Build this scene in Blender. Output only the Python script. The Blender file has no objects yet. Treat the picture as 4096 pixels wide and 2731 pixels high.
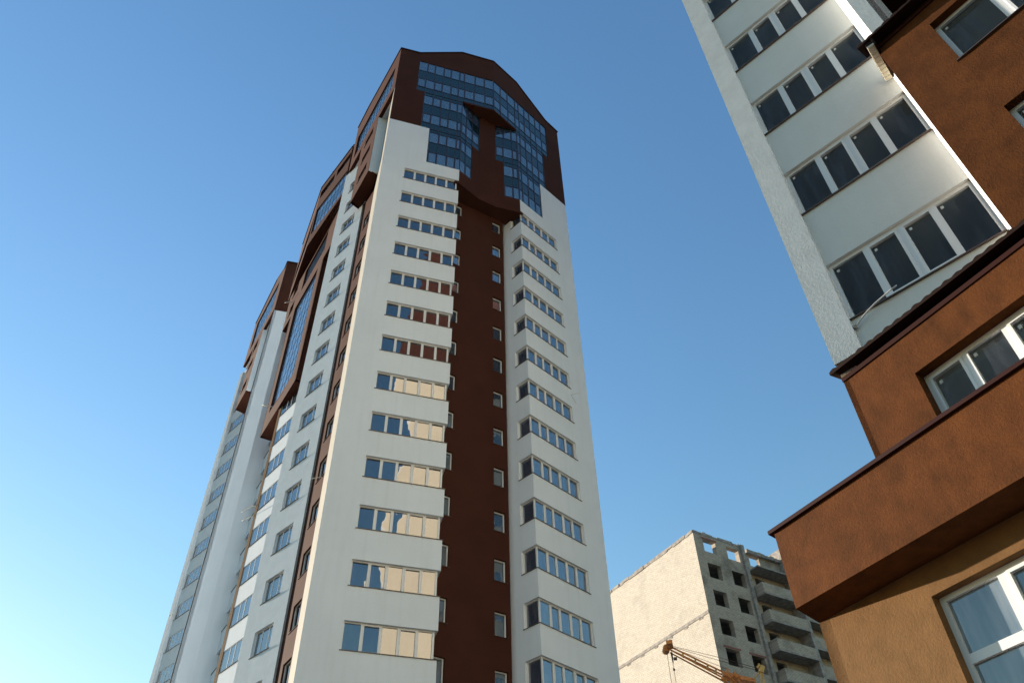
import bpy, bmesh, math, random
from mathutils import Vector, Matrix
from mathutils.geometry import tessellate_polygon
random.seed(7)
sc = bpy.context.scene
COL = sc.collection
# ------------------------------------------------------------------ camera
cam = bpy.data.cameras.new('camera'); cam_o = bpy.data.objects.new('camera', cam); COL.objects.link(cam_o)
cam.sensor_width = 36; cam.lens = 28.358; cam.clip_end = 5000; cam.clip_start = 0.1
RGT = Vector((0.9995663, 0.0208808, -0.0207668)); UPV = Vector((0.0294494, -0.7087313, 0.7048635)); FWD = Vector((-0.0, 0.7051694, 0.7090389))
cam_o.matrix_world = Matrix(((RGT.x, UPV.x, -FWD.x, 0), (RGT.y, UPV.y, -FWD.y, 0), (RGT.z, UPV.z, -FWD.z, 1.6), (0, 0, 0, 1)))
sc.camera = cam_o
# ------------------------------------------------------------------ light
SUN_AZ, SUN_EL = -48.3, 8.0          # degrees: azimuth from +Y towards +X
w = bpy.data.worlds.new('World'); sc.world = w; w.use_nodes = True
nt = w.node_tree; bg = nt.nodes['Background']
sky = nt.nodes.new('ShaderNodeTexSky'); sky.sky_type = 'NISHITA'; sky.sun_disc = False
sky.sun_elevation = math.radians(SUN_EL); sky.sun_rotation = math.radians(SUN_AZ)
sky.altitude = 0; sky.air_density = 2.0; sky.dust_density = 0.3; sky.ozone_density = 4.5
hs = nt.nodes.new('ShaderNodeHueSaturation'); hs.inputs['Saturation'].default_value = 1.08; hs.inputs['Hue'].default_value = 0.510
nt.links.new(sky.outputs[0], hs.inputs['Color']); nt.links.new(hs.outputs[0], bg.inputs[0]); bg.inputs[1].default_value = 0.15
sun = bpy.data.lights.new('sun', 'SUN'); sun.energy = 5.0; sun.angle = math.radians(0.5); sun.color = (1.0, 0.88, 0.72)
sun_o = bpy.data.objects.new('sun', sun); COL.objects.link(sun_o)
a, e = math.radians(SUN_AZ), math.radians(SUN_EL)
sd = Vector((math.sin(a)*math.cos(e), math.cos(a)*math.cos(e), math.sin(e)))
sun_o.rotation_euler = sd.to_track_quat('Z', 'Y').to_euler()
sc.view_settings.view_transform = 'Standard'; sc.view_settings.look = 'None'
sc.view_settings.exposure = 1.5; sc.view_settings.gamma = 1; sc.view_settings.use_curve_mapping = False

# ------------------------------------------------------------------ materials
def nodemat(name):
    m = bpy.data.materials.new(name); m.use_nodes = True
    return m, m.node_tree, m.node_tree.nodes['Principled BSDF']
def plaster(name, col, var=0.12, bump=0.5, scale=60, blotch=1.3, rough=0.95, streak=0.0, streakcol=None, dark=0.0):
    """stucco: fine grain bump plus large soft blotches and faint vertical rain streaks"""
    m, t, p = nodemat(name); N = t.nodes; L = t.links
    geo = N.new('ShaderNodeNewGeometry')
    big = N.new('ShaderNodeTexNoise'); big.inputs['Scale'].default_value = blotch; big.inputs['Detail'].default_value = 5; big.inputs['Roughness'].default_value = 0.6
    L.new(geo.outputs['Position'], big.inputs['Vector'])
    fine = N.new('ShaderNodeTexNoise'); fine.inputs['Scale'].default_value = scale; fine.inputs['Detail'].default_value = 3
    L.new(geo.outputs['Position'], fine.inputs['Vector'])
    mp = N.new('ShaderNodeMapping'); mp.inputs['Scale'].default_value = (1.6, 1.6, 0.09); L.new(geo.outputs['Position'], mp.inputs[0])
    st = N.new('ShaderNodeTexNoise'); st.inputs['Scale'].default_value = 2.2; st.inputs['Detail'].default_value = 6; L.new(mp.outputs[0], st.inputs['Vector'])
    r1 = N.new('ShaderNodeMapRange'); r1.inputs[1].default_value = .25; r1.inputs[2].default_value = .75; r1.inputs[3].default_value = 1-var; r1.inputs[4].default_value = 1+var*.6
    L.new(big.outputs[0], r1.inputs[0])
    r2 = N.new('ShaderNodeMapRange'); r2.inputs[1].default_value = .5; r2.inputs[2].default_value = .8; r2.inputs[3].default_value = 1; r2.inputs[4].default_value = 1-streak
    L.new(st.outputs[0], r2.inputs[0])
    r3 = N.new('ShaderNodeMapRange'); r3.inputs[1].default_value = .3; r3.inputs[2].default_value = .7; r3.inputs[3].default_value = 1-var*.7; r3.inputs[4].default_value = 1+var*.5
    L.new(fine.outputs[0], r3.inputs[0])
    mu = N.new('ShaderNodeMath'); mu.operation = 'MULTIPLY'; L.new(r1.outputs[0], mu.inputs[0]); L.new(r2.outputs[0], mu.inputs[1])
    mu2 = N.new('ShaderNodeMath'); mu2.operation = 'MULTIPLY'; L.new(mu.outputs[0], mu2.inputs[0]); L.new(r3.outputs[0], mu2.inputs[1])
    vm = N.new('ShaderNodeVectorMath'); vm.operation = 'SCALE'; vm.inputs[0].default_value = col
    L.new(mu2.outputs[0], vm.inputs['Scale']); L.new(vm.outputs[0], p.inputs['Base Color'])
    p.inputs['Roughness'].default_value = rough; p.inputs['Specular IOR Level'].default_value = 0.15
    b = N.new('ShaderNodeBump'); b.inputs['Strength'].default_value = bump; b.inputs['Distance'].default_value = 0.01
    med = N.new('ShaderNodeTexNoise'); med.inputs['Scale'].default_value = scale*.3; med.inputs['Detail'].default_value = 4; L.new(geo.outputs['Position'], med.inputs['Vector'])
    ad = N.new('ShaderNodeMath'); ad.operation = 'MULTIPLY_ADD'; ad.inputs[1].default_value = 1.3
    L.new(med.outputs[0], ad.inputs[0]); L.new(fine.outputs[0], ad.inputs[2])
    L.new(ad.outputs[0], b.inputs['Height']); L.new(b.outputs[0], p.inputs['Normal'])
    return m
def flat(name, col, rough=0.5, metal=0.0, spec=0.5, var=0.0, scale=8):
    m, t, p = nodemat(name)
    p.inputs['Base Color'].default_value = (*col, 1); p.inputs['Roughness'].default_value = rough; p.inputs['Metallic'].default_value = metal
    p.inputs['Specular IOR Level'].default_value = spec
    if var:
        N = t.nodes; n = N.new('ShaderNodeTexNoise'); n.inputs['Scale'].default_value = scale; n.inputs['Detail'].default_value = 5
        g = N.new('ShaderNodeNewGeometry'); t.links.new(g.outputs['Position'], n.inputs['Vector'])
        r = N.new('ShaderNodeMapRange'); r.inputs[1].default_value = .3; r.inputs[2].default_value = .7; r.inputs[3].default_value = 1-var; r.inputs[4].default_value = 1+var
        t.links.new(n.outputs[0], r.inputs[0])
        v = N.new('ShaderNodeVectorMath'); v.operation = 'SCALE'; v.inputs[0].default_value = col
        t.links.new(r.outputs[0], v.inputs['Scale']); t.links.new(v.outputs[0], p.inputs['Base Color'])
    return m
def glass(name, col, ior=1.9, wav=0.02, wscale=0.9, curtain=0.0, see=0.0, tint=(1, 1, 1)):
    """window pane: mirror reflection of the surroundings over a dark room; slight waviness of the panes"""
    m, t, p = nodemat(name); N = t.nodes; L = t.links
    p.inputs['Roughness'].default_value = 0.015; p.inputs['IOR'].default_value = ior
    p.inputs['Base Color'].default_value = (*col, 1)
    p.inputs['Specular Tint'].default_value = (*tint, 1)
    g = N.new('ShaderNodeNewGeometry')
    n = N.new('ShaderNodeTexNoise'); n.inputs['Scale'].default_value = wscale; n.inputs['Detail'].default_value = 1.5
    L.new(g.outputs['Position'], n.inputs['Vector'])
    b = N.new('ShaderNodeBump'); b.inputs['Strength'].default_value = 1.0; b.inputs['Distance'].default_value = wav
    L.new(n.outputs[0], b.inputs['Height']); L.new(b.outputs[0], p.inputs['Normal'])
    if curtain:      # pale curtains and dusty smears that hang behind/on some panes
        mp = N.new('ShaderNodeMapping'); mp.inputs['Scale'].default_value = (3.5, 3.5, 0.5); L.new(g.outputs['Position'], mp.inputs[0])
        c = N.new('ShaderNodeTexNoise'); c.inputs['Scale'].default_value = 2.0; c.inputs['Detail'].default_value = 4; L.new(mp.outputs[0], c.inputs['Vector'])
        r = N.new('ShaderNodeMapRange'); r.inputs[1].default_value = .45; r.inputs[2].default_value = .75; r.inputs[3].default_value = 0; r.inputs[4].default_value = curtain
        L.new(c.outputs[0], r.inputs[0])
        mx = N.new('ShaderNodeMix'); mx.data_type = 'RGBA'; mx.inputs[6].default_value = (*col, 1); mx.inputs[7].default_value = (.35, .37, .38, 1)
        L.new(r.outputs[0], mx.inputs[0]); L.new(mx.outputs[2], p.inputs['Base Color'])
    if see:          # truly see-through pane with a room behind
        out = N['Material Output']; tr = N.new('ShaderNodeBsdfTransparent'); tr.inputs[0].default_value = (.8, .86, .84, 1)
        ms = N.new('ShaderNodeMixShader'); ms.inputs[0].default_value = 1-see
        if curtain:
            q = N.new('ShaderNodeMath'); q.operation = 'ADD'; q.inputs[1].default_value = 1-see; L.new(r.outputs[0], q.inputs[0]); L.new(q.outputs[0], ms.inputs[0])
        L.new(tr.outputs[0], ms.inputs[1]); L.new(p.outputs[0], ms.inputs[2]); L.new(ms.outputs[0], out.inputs[0])
    return m
def brick(name, az, c1, c2, mort, stain=0.5, lit=False):
    """white silicate brick laid along direction az"""
    m, t, p = nodemat(name); N = t.nodes; L = t.links
    g = N.new('ShaderNodeNewGeometry'); sx = N.new('ShaderNodeSeparateXYZ'); L.new(g.outputs['Position'], sx.inputs[0])
    a = math.radians(az)
    d = N.new('ShaderNodeVectorMath'); d.operation = 'DOT_PRODUCT'; d.inputs[1].default_value = (math.sin(a), math.cos(a), 0); L.new(g.outputs['Position'], d.inputs[0])
    cx = N.new('ShaderNodeCombineXYZ'); L.new(d.outputs['Value'], cx.inputs[0]); L.new(sx.outputs[2], cx.inputs[1])
    b = N.new('ShaderNodeTexBrick'); L.new(cx.outputs[0], b.inputs['Vector'])
    b.inputs['Scale'].default_value = 1.0; b.inputs['Brick Width'].default_value = .34; b.inputs['Row Height'].default_value = .125
    b.inputs['Mortar Size'].default_value = .016; b.inputs['Mortar Smooth'].default_value = .2
    b.inputs['Color1'].default_value = (*c1, 1); b.inputs['Color2'].default_value = (*c2, 1); b.inputs['Mortar'].default_value = (*mort, 1)
    n = N.new('ShaderNodeTexNoise'); n.inputs['Scale'].default_value = .42; n.inputs['Detail'].default_value = 9; n.inputs['Roughness'].default_value = .62; L.new(cx.outputs[0], n.inputs['Vector'])
    r = N.new('ShaderNodeMapRange'); r.inputs[1].default_value = .5; r.inputs[2].default_value = .72; r.inputs[3].default_value = 1; r.inputs[4].default_value = 1-stain; L.new(n.outputs[0], r.inputs[0])
    n2 = N.new('ShaderNodeTexNoise'); n2.inputs['Scale'].default_value = 5; n2.inputs['Detail'].default_value = 4; L.new(cx.outputs[0], n2.inputs['Vector'])
    r2 = N.new('ShaderNodeMapRange'); r2.inputs[1].default_value = .3; r2.inputs[2].default_value = .7; r2.inputs[3].default_value = .9; r2.inputs[4].default_value = 1.08; L.new(n2.outputs[0], r2.inputs[0])
    mm = N.new('ShaderNodeMath'); mm.operation = 'MULTIPLY'; L.new(r.outputs[0], mm.inputs[0]); L.new(r2.outputs[0], mm.inputs[1])
    v = N.new('ShaderNodeVectorMath'); v.operation = 'SCALE'; L.new(b.outputs[0], v.inputs[0]); L.new(mm.outputs[0], v.inputs['Scale'])
    L.new(v.outputs[0], p.inputs['Base Color']); p.inputs['Roughness'].default_value = .95; p.inputs['Specular IOR Level'].default_value = .1
    bu = N.new('ShaderNodeBump'); bu.inputs['Strength'].default_value = .6; bu.inputs['Distance'].default_value = .012
    L.new(b.outputs['Fac'], bu.inputs['Height']); bu.invert = True; L.new(bu.outputs[0], p.inputs['Normal'])
    return m
M = {}
M['white'] = plaster('white_plaster', (.77, .83, .90), var=.05, bump=.2, scale=30, blotch=.35, streak=.055)
M['white_near'] = plaster('near_white_plaster', (.70, .71, .70), var=.06, bump=.2, scale=60, blotch=.9, streak=.05)
M['pier_rough'] = plaster('rough_pier_plaster', (.70, .72, .73), var=.12, bump=.22, scale=60, blotch=2.4, streak=.05)
M['white_sun_darkened'] = plaster('white_plaster_darkened_for_sun', (.27, .26, .235), var=.12, bump=.3, scale=30, blotch=.6, streak=.05)  # same white paint, colour darkened to offset the direct sun on this wall
M['white_rough'] = plaster('rough_white_plaster', (.76, .82, .88), var=.09, bump=.35, scale=45, blotch=1.6, streak=.04)
M['cream'] = plaster('cream_end_wall_plaster', (.66, .60, .49), var=.08, bump=.2, scale=30, blotch=.3, streak=.05)
M['brown'] = plaster('dark_brown_plaster', (.064, .0225, .0145), var=.2, bump=.25, scale=40, blotch=.6)
M['rust'] = plaster('rust_brown_plaster', (.108, .036, .0095), var=.38, bump=.32, scale=90, blotch=2.6, streak=.22)
M['tan'] = plaster('tan_plaster', (.185, .098, .041), var=.2, bump=.32, scale=90, blotch=3.2, streak=.08)
M['pvc'] = flat('white_window_plastic', (.74, .75, .76), .35)
M['sill'] = flat('brown_sill_metal', (.10, .07, .06), .5)
M['coping'] = flat('dark_coping_metal', (.035, .011, .009), .65, spec=.15)
M['mullion'] = flat('maroon_mullion', (.028, .014, .018), .4)
M['spandrel'] = glass('teal_spandrel_glass', (.006, .024, .034), ior=1.5, wav=.004)
M['vision'] = glass('curtain_wall_glass', (.03, .065, .12), ior=2.65, wav=.007, curtain=.10)
M['pane'] = glass('window_glass', (.006, .010, .018), ior=2.45, wav=.010, curtain=.06)
M['pane_curtain'] = glass('curtained_window_glass', (.025, .055, .10), ior=3.1, wav=.008, curtain=.25)
M['clear'] = glass('clear_window_glass', (.03, .035, .05), ior=1.6, wav=.004, see=.68, curtain=.16)
M['film'] = glass('filmed_window_glass', (.10, .13, .16), ior=2.2, wav=.006, curtain=.4)
M['sticker'] = flat('white_sticker', (.6, .62, .6), .6)
M['room'] = flat('bare_room_plaster', (.62, .61, .58), .9)
M['concrete'] = flat('raw_concrete', (.33, .30, .27), .95, var=.35, scale=2.5)
M['lintel'] = flat('red_lintel_beam', (.28, .11, .09), .9, var=.3, scale=6)
M['soffit'] = flat('beige_soffit_board', (.55, .50, .38), .6)
M['tile'] = flat('brown_metal_tile', (.018, .008, .006), .8, spec=.12)
M['rope'] = flat('white_cable_sleeve', (.75, .70, .62), .5)
M['foil'] = flat('shiny_ribbed_duct', (.72, .70, .68), .3, metal=.4)
M['crane'] = flat('rusty_orange_paint', (.60, .22, .05), .55, var=.35, scale=6)
M['crane_yellow'] = flat('yellow_crane_paint', (.62, .40, .12), .5, var=.2)
M['steel'] = flat('dark_wire_rope', (.08, .06, .05), .6)
M['zinc'] = flat('zinc_vent_metal', (.6, .6, .6), .3, metal=.8)
M['roof'] = flat('roof_felt', (.06, .06, .06), .9)
M['ground'] = flat('trodden_ground', (.06, .055, .05), .95, var=.25, scale=.4)
M['asphalt'] = flat('asphalt', (.05, .05, .05), .9, var=.2, scale=2)
M['brick_lit'] = brick('sunlit_white_silicate_brick', 148.2, (.80, .73, .63), (.70, .63, .53), (.34, .30, .25), stain=.16)  # sunlit copy of the brick: sun brightness mixed into its colours
M['brick_shaded'] = brick('shaded_weathered_silicate_brick', 58.8, (.58, .50, .41), (.48, .41, .34), (.25, .21, .17), stain=.55)  # shaded copy of the same brick: shade in the base colours, plus stains

# ------------------------------------------------------------------ geometry helpers
def dv(az): az = math.radians(az); return Vector((math.sin(az), math.cos(az)))
def pol(az, d): return dv(az)*d
class P:
    """vertical wall plane: origin o, direction az of growing u, out=+1 if the outside is at az+90"""
    def __init__(s, o, az, out=1):
        s.o = Vector(o); s.az = az; s.d = dv(az); s.n = dv(az+90*out)
    def xy(s, u, n=0): return s.o+s.d*u+s.n*n
    def pt(s, u, z, n=0): q = s.xy(u, n); return Vector((q.x, q.y, z))
    def at(s, az):
        r = dv(az); det = -s.d.x*r.y+r.x*s.d.y
        return (s.o.x*r.y-r.x*s.o.y)/det
class MB:
    def __init__(s): s.v = []; s.f = []
    def face(s, pts):
        i = len(s.v); s.v += [Vector(p) for p in pts]; s.f.append(list(range(i, i+len(pts))))
    def hexa(s, a, b):
        """a, b: two rings of equal length"""
        i = len(s.v); n = len(a); s.v += [Vector(p) for p in a]+[Vector(p) for p in b]
        s.f.append(list(range(i, i+n))); s.f.append(list(range(i+2*n-1, i+n-1, -1)))
        for k in range(n): s.f.append([i+k, i+n+k, i+n+(k+1) % n, i+(k+1) % n])
        return s
    def box(s, p, u0, u1, z0, z1, n0, n1):
        return s.hexa([p.pt(u0, z0, n0), p.pt(u1, z0, n0), p.pt(u1, z1, n0), p.pt(u0, z1, n0)], [p.pt(u0, z0, n1), p.pt(u1, z0, n1), p.pt(u1, z1, n1), p.pt(u0, z1, n1)])
    def prism(s, xy, z0, z1):
        xy = [Vector(q) for q in xy]
        tri = tessellate_polygon([[Vector((q.x, q.y, 0)) for q in xy]])
        i = len(s.v); n = len(xy)
        s.v += [Vector((q.x, q.y, z0)) for q in xy]+[Vector((q.x, q.y, z1)) for q in xy]
        for t in tri: s.f.append([i+k for k in t]); s.f.append([i+n+k for k in reversed(t)])
        for k in range(n): s.f.append([i+k, i+(k+1) % n, i+n+(k+1) % n, i+n+k])
        return s
    def panel(s, p, outer, holes=(), thick=.25, n0=0.0):
        loops = [list(outer)]+[list(h) for h in holes]
        flatp = [q for l in loops for q in l]
        tri = tessellate_polygon([[Vector((q[0], q[1], 0)) for q in l] for l in loops])
        i = len(s.v); n = len(flatp)
        s.v += [p.pt(q[0], q[1], n0) for q in flatp]+[p.pt(q[0], q[1], n0-thick) for q in flatp]
        for t in tri: s.f.append([i+k for k in t]); s.f.append([i+n+k for k in reversed(t)])
        c = i
        for l in loops:
            m_ = len(l)
            for k in range(m_): s.f.append([c+k, c+(k+1) % m_, c+n+(k+1) % m_, c+n+k])
            c += m_
        return s
    def tube(s, pts, r, sides=6, r1=None):
        pts = [Vector(q) for q in pts]; rings = []
        for k, q in enumerate(pts):
            t = (pts[min(k+1, len(pts)-1)]-pts[max(k-1, 0)]).normalized()
            x = t.cross(Vector((0, 0, 1)) if abs(t.z) < .9 else Vector((1, 0, 0))).normalized(); y = t.cross(x)
            rr = r if r1 is None else r+(r1-r)*k/(len(pts)-1)
            rings.append([q+x*rr*math.cos(2*math.pi*j/sides)+y*rr*math.sin(2*math.pi*j/sides) for j in range(sides)])
        i = len(s.v)
        for rg in rings: s.v += rg
        for k in range(len(rings)-1):
            for j in range(sides):
                s.f.append([i+k*sides+j, i+k*sides+(j+1) % sides, i+(k+1)*sides+(j+1) % sides, i+(k+1)*sides+j])
        s.f.append([i+j for j in range(sides)][::-1]); s.f.append([i+(len(rings)-1)*sides+j for j in range(sides)])
        return s
    def build(s, name, mat, parent=None, anchor=None, smooth=False):
        """links the collected shapes as one mesh object; anchor = world position of its origin"""
        base = Vector(parent['_w']) if parent is not None else Vector((0, 0, 0))
        anc = Vector(anchor) if anchor is not None else (base if parent is not None else (sum(s.v, Vector())/len(s.v)))
        me = bpy.data.meshes.new(name); me.from_pydata([v-anc for v in s.v], [], s.f)
        bm = bmesh.new(); bm.from_mesh(me); bmesh.ops.remove_doubles(bm, verts=bm.verts, dist=1e-5) if False else None
        bmesh.ops.recalc_face_normals(bm, faces=bm.faces); bm.to_mesh(me); bm.free()
        if smooth:
            for q in me.polygons: q.use_smooth = True
        me.materials.append(M[mat]); o = bpy.data.objects.new(name, me); COL.objects.link(o)
        if parent is not None: o.parent = parent
        o.location = anc-base; o['_w'] = anc
        return o
def thing(name, label, cat, xy, z=0.0, group=None):
    o = bpy.data.objects.new(name, None); COL.objects.link(o); o.location = (xy[0], xy[1], z); o['_w'] = Vector((xy[0], xy[1], z))
    o['label'] = label; o['category'] = cat
    if group: o['group'] = group
    return o
def tag(o, label, cat, group=None):
    o['label'] = label; o['category'] = cat
    if group: o['group'] = group
    return o
def rect(u0, u1, z0, z1): return [(u0, z0), (u1, z0), (u1, z1), (u0, z1)]
def copy_tree(o, parent, off):
    c = o.copy(); COL.objects.link(c); c.parent = parent
    if off is not None: c.location = o.location+Vector(off)
    for ch in o.children: copy_tree(ch, c, None)
    return c
def window(par, p, u0, u1, z0, z1, muls=(), n=-.13, sash=(), mat='pane', fw=.06, transom=None, sill=True, sticker=False, sill_ext=.06, frame='pvc', muw=.10, sill_n=.05, pd=.05):
    """window = frame mesh with its panes and sill as sub-parts; muls: mullion centre positions"""
    anc = p.pt((u0+u1)/2, z0, n)
    f = MB(); g = MB(); st = MB(); dp = .07
    f.box(p, u0, u0+fw, z0, z1, n-dp, n); f.box(p, u1-fw, u1, z0, z1, n-dp, n)
    f.box(p, u0+fw, u1-fw, z0, z0+fw, n-dp, n); f.box(p, u0+fw, u1-fw, z1-fw, z1, n-dp, n)
    edges = [u0+fw]+[q for mu in muls for q in (mu-muw/2, mu+muw/2)]+[u1-fw]
    for mu in muls: f.box(p, mu-muw/2, mu+muw/2, z0+fw, z1-fw, n-dp, n)
    for k in range(len(edges)//2):
        a_, b_ = edges[2*k], edges[2*k+1]; za, zb = z0+fw, z1-fw
        if k in sash:    # opening sash: a second, proud frame
            sw = .045
            f.box(p, a_, a_+sw, za, zb, n-dp+.01, n+.015); f.box(p, b_-sw, b_, za, zb, n-dp+.01, n+.015)
            f.box(p, a_+sw, b_-sw, za, za+sw, n-dp+.01, n+.015); f.box(p, a_+sw, b_-sw, zb-sw, zb, n-dp+.01, n+.015)
            a_ += sw; b_ -= sw; za += sw; zb -= sw
        if transom: f.box(p, a_, b_, transom-.06, transom+.06, n-dp+.003, n+.003)
        tz = random.uniform(-.004, .004); tu = random.uniform(-.004, .004)   # panes never sit perfectly flat
        g.face([p.pt(a_, za, n-pd+tz), p.pt(b_, za, n-pd+tz+tu), p.pt(b_, zb, n-pd-tz+tu), p.pt(a_, zb, n-pd-tz)])
        if sticker: st.box(p, a_+.05, a_+.10, zb-.13, zb-.07, n-pd+.003, n-pd+.018)
    fo = f.build('window', frame, par, anc)
    g.build('pane', mat, fo, anc)
    if sticker: st.build('sticker', 'sticker', fo, anc)
    if sill:
        s = MB(); s.hexa([p.pt(u0-sill_ext, z0-.028, sill_n), p.pt(u1+sill_ext, z0-.028, sill_n), p.pt(u1+sill_ext, z0-.012, sill_n), p.pt(u0-sill_ext, z0-.012, sill_n)],
                         [p.pt(u0-sill_ext, z0-.02, n+.002), p.pt(u1+sill_ext, z0-.02, n+.002), p.pt(u1+sill_ext, z0-.002, n+.002), p.pt(u0-sill_ext, z0-.002, n+.002)])
        s.build('sill', 'sill', fo, anc)
    return fo
def column(par, fo, dz, n):
    for k in range(1, n): copy_tree(fo, par, (0, 0, dz*k))
def curtain(par, p, cols, rows, inside, n=-.05, sashes=True, bar=.055):
    """curtain wall: rows = [(z_top, z_bottom, kind)]; inside(u,z) says which cells exist"""
    f = MB(); v = MB(); s = MB()
    ci = 0
    for ri, (zt, zb, kind) in enumerate(rows):
        for k in range(len(cols)-1):
            a_, b_ = cols[k], cols[k+1]
            if not inside((a_+b_)/2, (zt+zb)/2): continue
            h = bar/2
            f.box(p, a_-h, a_+h, zb-h, zt+h, n-.05, n+.03); f.box(p, b_-h, b_+h, zb-h, zt+h, n-.05, n+.032)
            f.box(p, a_+h, b_-h, zt-h, zt+h, n-.05, n+.028); f.box(p, a_+h, b_-h, zb-h, zb+h, n-.05, n+.026)
            tu, tz = random.uniform(-.004, .004), random.uniform(-.004, .004)
            q = [p.pt(a_+h, zb+h, n+tz), p.pt(b_-h, zb+h, n+tz+tu), p.pt(b_-h, zt-h, n-tz+tu), p.pt(a_+h, zt-h, n-tz)]
            if kind == 'v':
                if sashes and (k+ri//2) % 2 == 1:
                    e_ = .075
                    f.box(p, a_+h, a_+h+e_, zb+h, zt-h, n-.04, n+.022); f.box(p, b_-h-e_, b_-h, zb+h, zt-h, n-.04, n+.022)
                    f.box(p, a_+h+e_, b_-h-e_, zb+h, zb+h+e_, n-.04, n+.022); f.box(p, a_+h+e_, b_-h-e_, zt-h-e_, zt-h, n-.04, n+.022)
                v.face(q)
            else: s.face(q)
    fo = f.build('curtain_wall_frame', 'mullion', par, p.pt(cols[0], rows[-1][1]))
    if v.f: v.build('vision_glass', 'vision', fo, p.pt(cols[0], rows[-1][1]))
    if s.f: s.build('spandrel_glass', 'spandrel', fo, p.pt(cols[0], rows[-1][1]))
    return fo
def coping(mb, p, pts, n=.07, h=.12, back=.4, lift=0.0):
    for (a_, za), (b_, zb) in zip(pts[:-1], pts[1:]):
        mb.hexa([p.pt(a_, za-h*.3, n), p.pt(b_, zb-h*.3, n), p.pt(b_, zb+h, n), p.pt(a_, za+h, n)],
                [p.pt(a_, za+.004, -back), p.pt(b_, zb+.004, -back), p.pt(b_, zb+h, -back), p.pt(a_, za+h, -back)])

# ------------------------------------------------------------------ ground
g = MB(); g.face([(-1500, -1500, 0), (1500, -1500, 0), (1500, 1500, 0), (-1500, 1500, 0)])
go = g.build('ground', 'ground'); go['kind'] = 'structure'
g = MB(); g.face([(-30, -14, .004), (30, -34, .004), (33, -27, .004), (-27, -7, .004)]); go = g.build('road', 'asphalt'); go['kind'] = 'structure'
Z0 = 0.0
# =================================================================== FRONT TOWER
K = Vector((-.98, 35.45)); AZA, AZC = 71.8, 43.9
A = P(K, AZA); C = P(K, AZC)
EA = A.xy(-2.85); CL = A.xy(-8.74); CC = C.xy(2.8); CR = C.xy(8.7)
T = thing('apartment_tower', 'tall white tower with dark brown glazed crown, two white wings around a brown recess', 'building', (-4, 44))
NF = 14; zA = 52.5-2.975*13; zC = 52.42-2.965*13
# left wing front
mb = MB()
mb.panel(A, [(-8.74, Z0), (-7.05, Z0), (-7.05, 53.86), (-2.85, 53.86), (-2.85, 55.33), (-5.47, 55.33), (-5.47, 60.25), (-8.74, 60.25)])
EAr = P(EA, AZA-90)          # end face of the wing, runs back from the corner
for k in range(NF):
    zs = zA+2.975*k; zb = (zs-2.975+1.35) if k else Z0
    if k < 2: sb = MB().prism([A.xy(-7.05), EA, EAr.xy(1.1), EAr.xy(1.1)-A.d*.25, A.xy(-3.1, -.25), A.xy(-7.05, -.25)], zb, zs).build('spandrel_band', 'white', T, A.pt(-5, zb))
    else: copy_tree(sb, T, (0, 0, 2.975*(k-1)))
mb.prism([EAr.xy(1.1), EAr.xy(1.95), EAr.xy(1.95)-A.d*.25, EAr.xy(1.1)-A.d*.25], Z0, 55.33)
mb.prism([EAr.xy(.25), EAr.xy(1.1), EAr.xy(1.1)-A.d*.25, EAr.xy(.25)-A.d*.25], 53.86, 55.33)
mb.build('left_wing_wall', 'white', T)
# brown crown, two planes meeting at K, symmetrical
def crown(Pn, sg):
    mb = MB(); q = lambda *l: [(sg*u, z) for u, z in l]
    mb.panel(Pn, q((8.7, 60.25), (8.7, 72.72), (7.0, 72.78), (3.08, 75.22), (0, 75.2), (0, 71.36), (6.92, 71.36), (6.92, 66.02), (6.2, 66.02), (6.2, 60.25)), thick=.35)
    mb.build('crown_wall', 'brown', T)
    c = MB(); coping(c, Pn, q((8.78, 72.72), (7.0, 72.8), (3.08, 75.22), (0, 75.2))); c.build('coping', 'coping', T)
    cols = [sg*u for u in (0, .85, 1.78, 2.72, 3.22, 3.95, 4.68, 5.42, 6.17, 6.92)]
    rows = [(71.36, 69.7, 'v'), (69.7, 68.28, 's'), (68.28, 66.8, 'v'), (66.8, 65.98, 's')]
    low = [(65.98, 65.5, 's'), (65.5, 64.05, 'v'), (64.05, 62.52, 's'), (62.52, 61.1, 'v'), (61.1, 60.25, 's'), (60.25, 59.78, 's'), (59.78, 58.3, 'v'), (58.3, 56.9, 's'), (56.9, 55.36, 'v')]
    cs = sorted(cols)
    curtain(T, Pn, cs, rows, lambda u, z: True)
    lc = sorted([sg*u for u in (2.85, 3.22, 3.95, 4.68, 5.42, 6.17)])
    curtain(T, Pn, lc, low, lambda u, z: (abs(u) < 6.17 and z > 60.25) or abs(u) < 5.42)
crown(A, -1); crown(C, 1)
# small metal sill under the stepped glazing
# right wing front
mb = MB()
mb.panel(C, [(6.92, Z0), (8.7, Z0), (8.7, 60.25), (5.47, 60.25), (5.47, 55.33), (2.8, 55.33), (2.8, 53.8), (6.92, 53.8)])
CCr = P(CC, AZC-90)
for k in range(NF):
    zs = zC+2.965*k; zb = (zs-2.965+1.38) if k else Z0
    if k < 2: sb = MB().prism([C.xy(6.92), CC, CCr.xy(1.1), CCr.xy(1.1)+C.d*.25, C.xy(3.05, -.25), C.xy(6.92, -.25)], zb, zs).build('spandrel_band', 'white', T, C.pt(5, zb))
    else: copy_tree(sb, T, (0, 0, 2.965*(k-1)))
mb.prism([CCr.xy(1.1), CCr.xy(1.95), CCr.xy(1.95)+C.d*.25, CCr.xy(1.1)+C.d*.25], Z0, 53.8)
mb.build('right_wing_wall', 'white', T)
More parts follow.
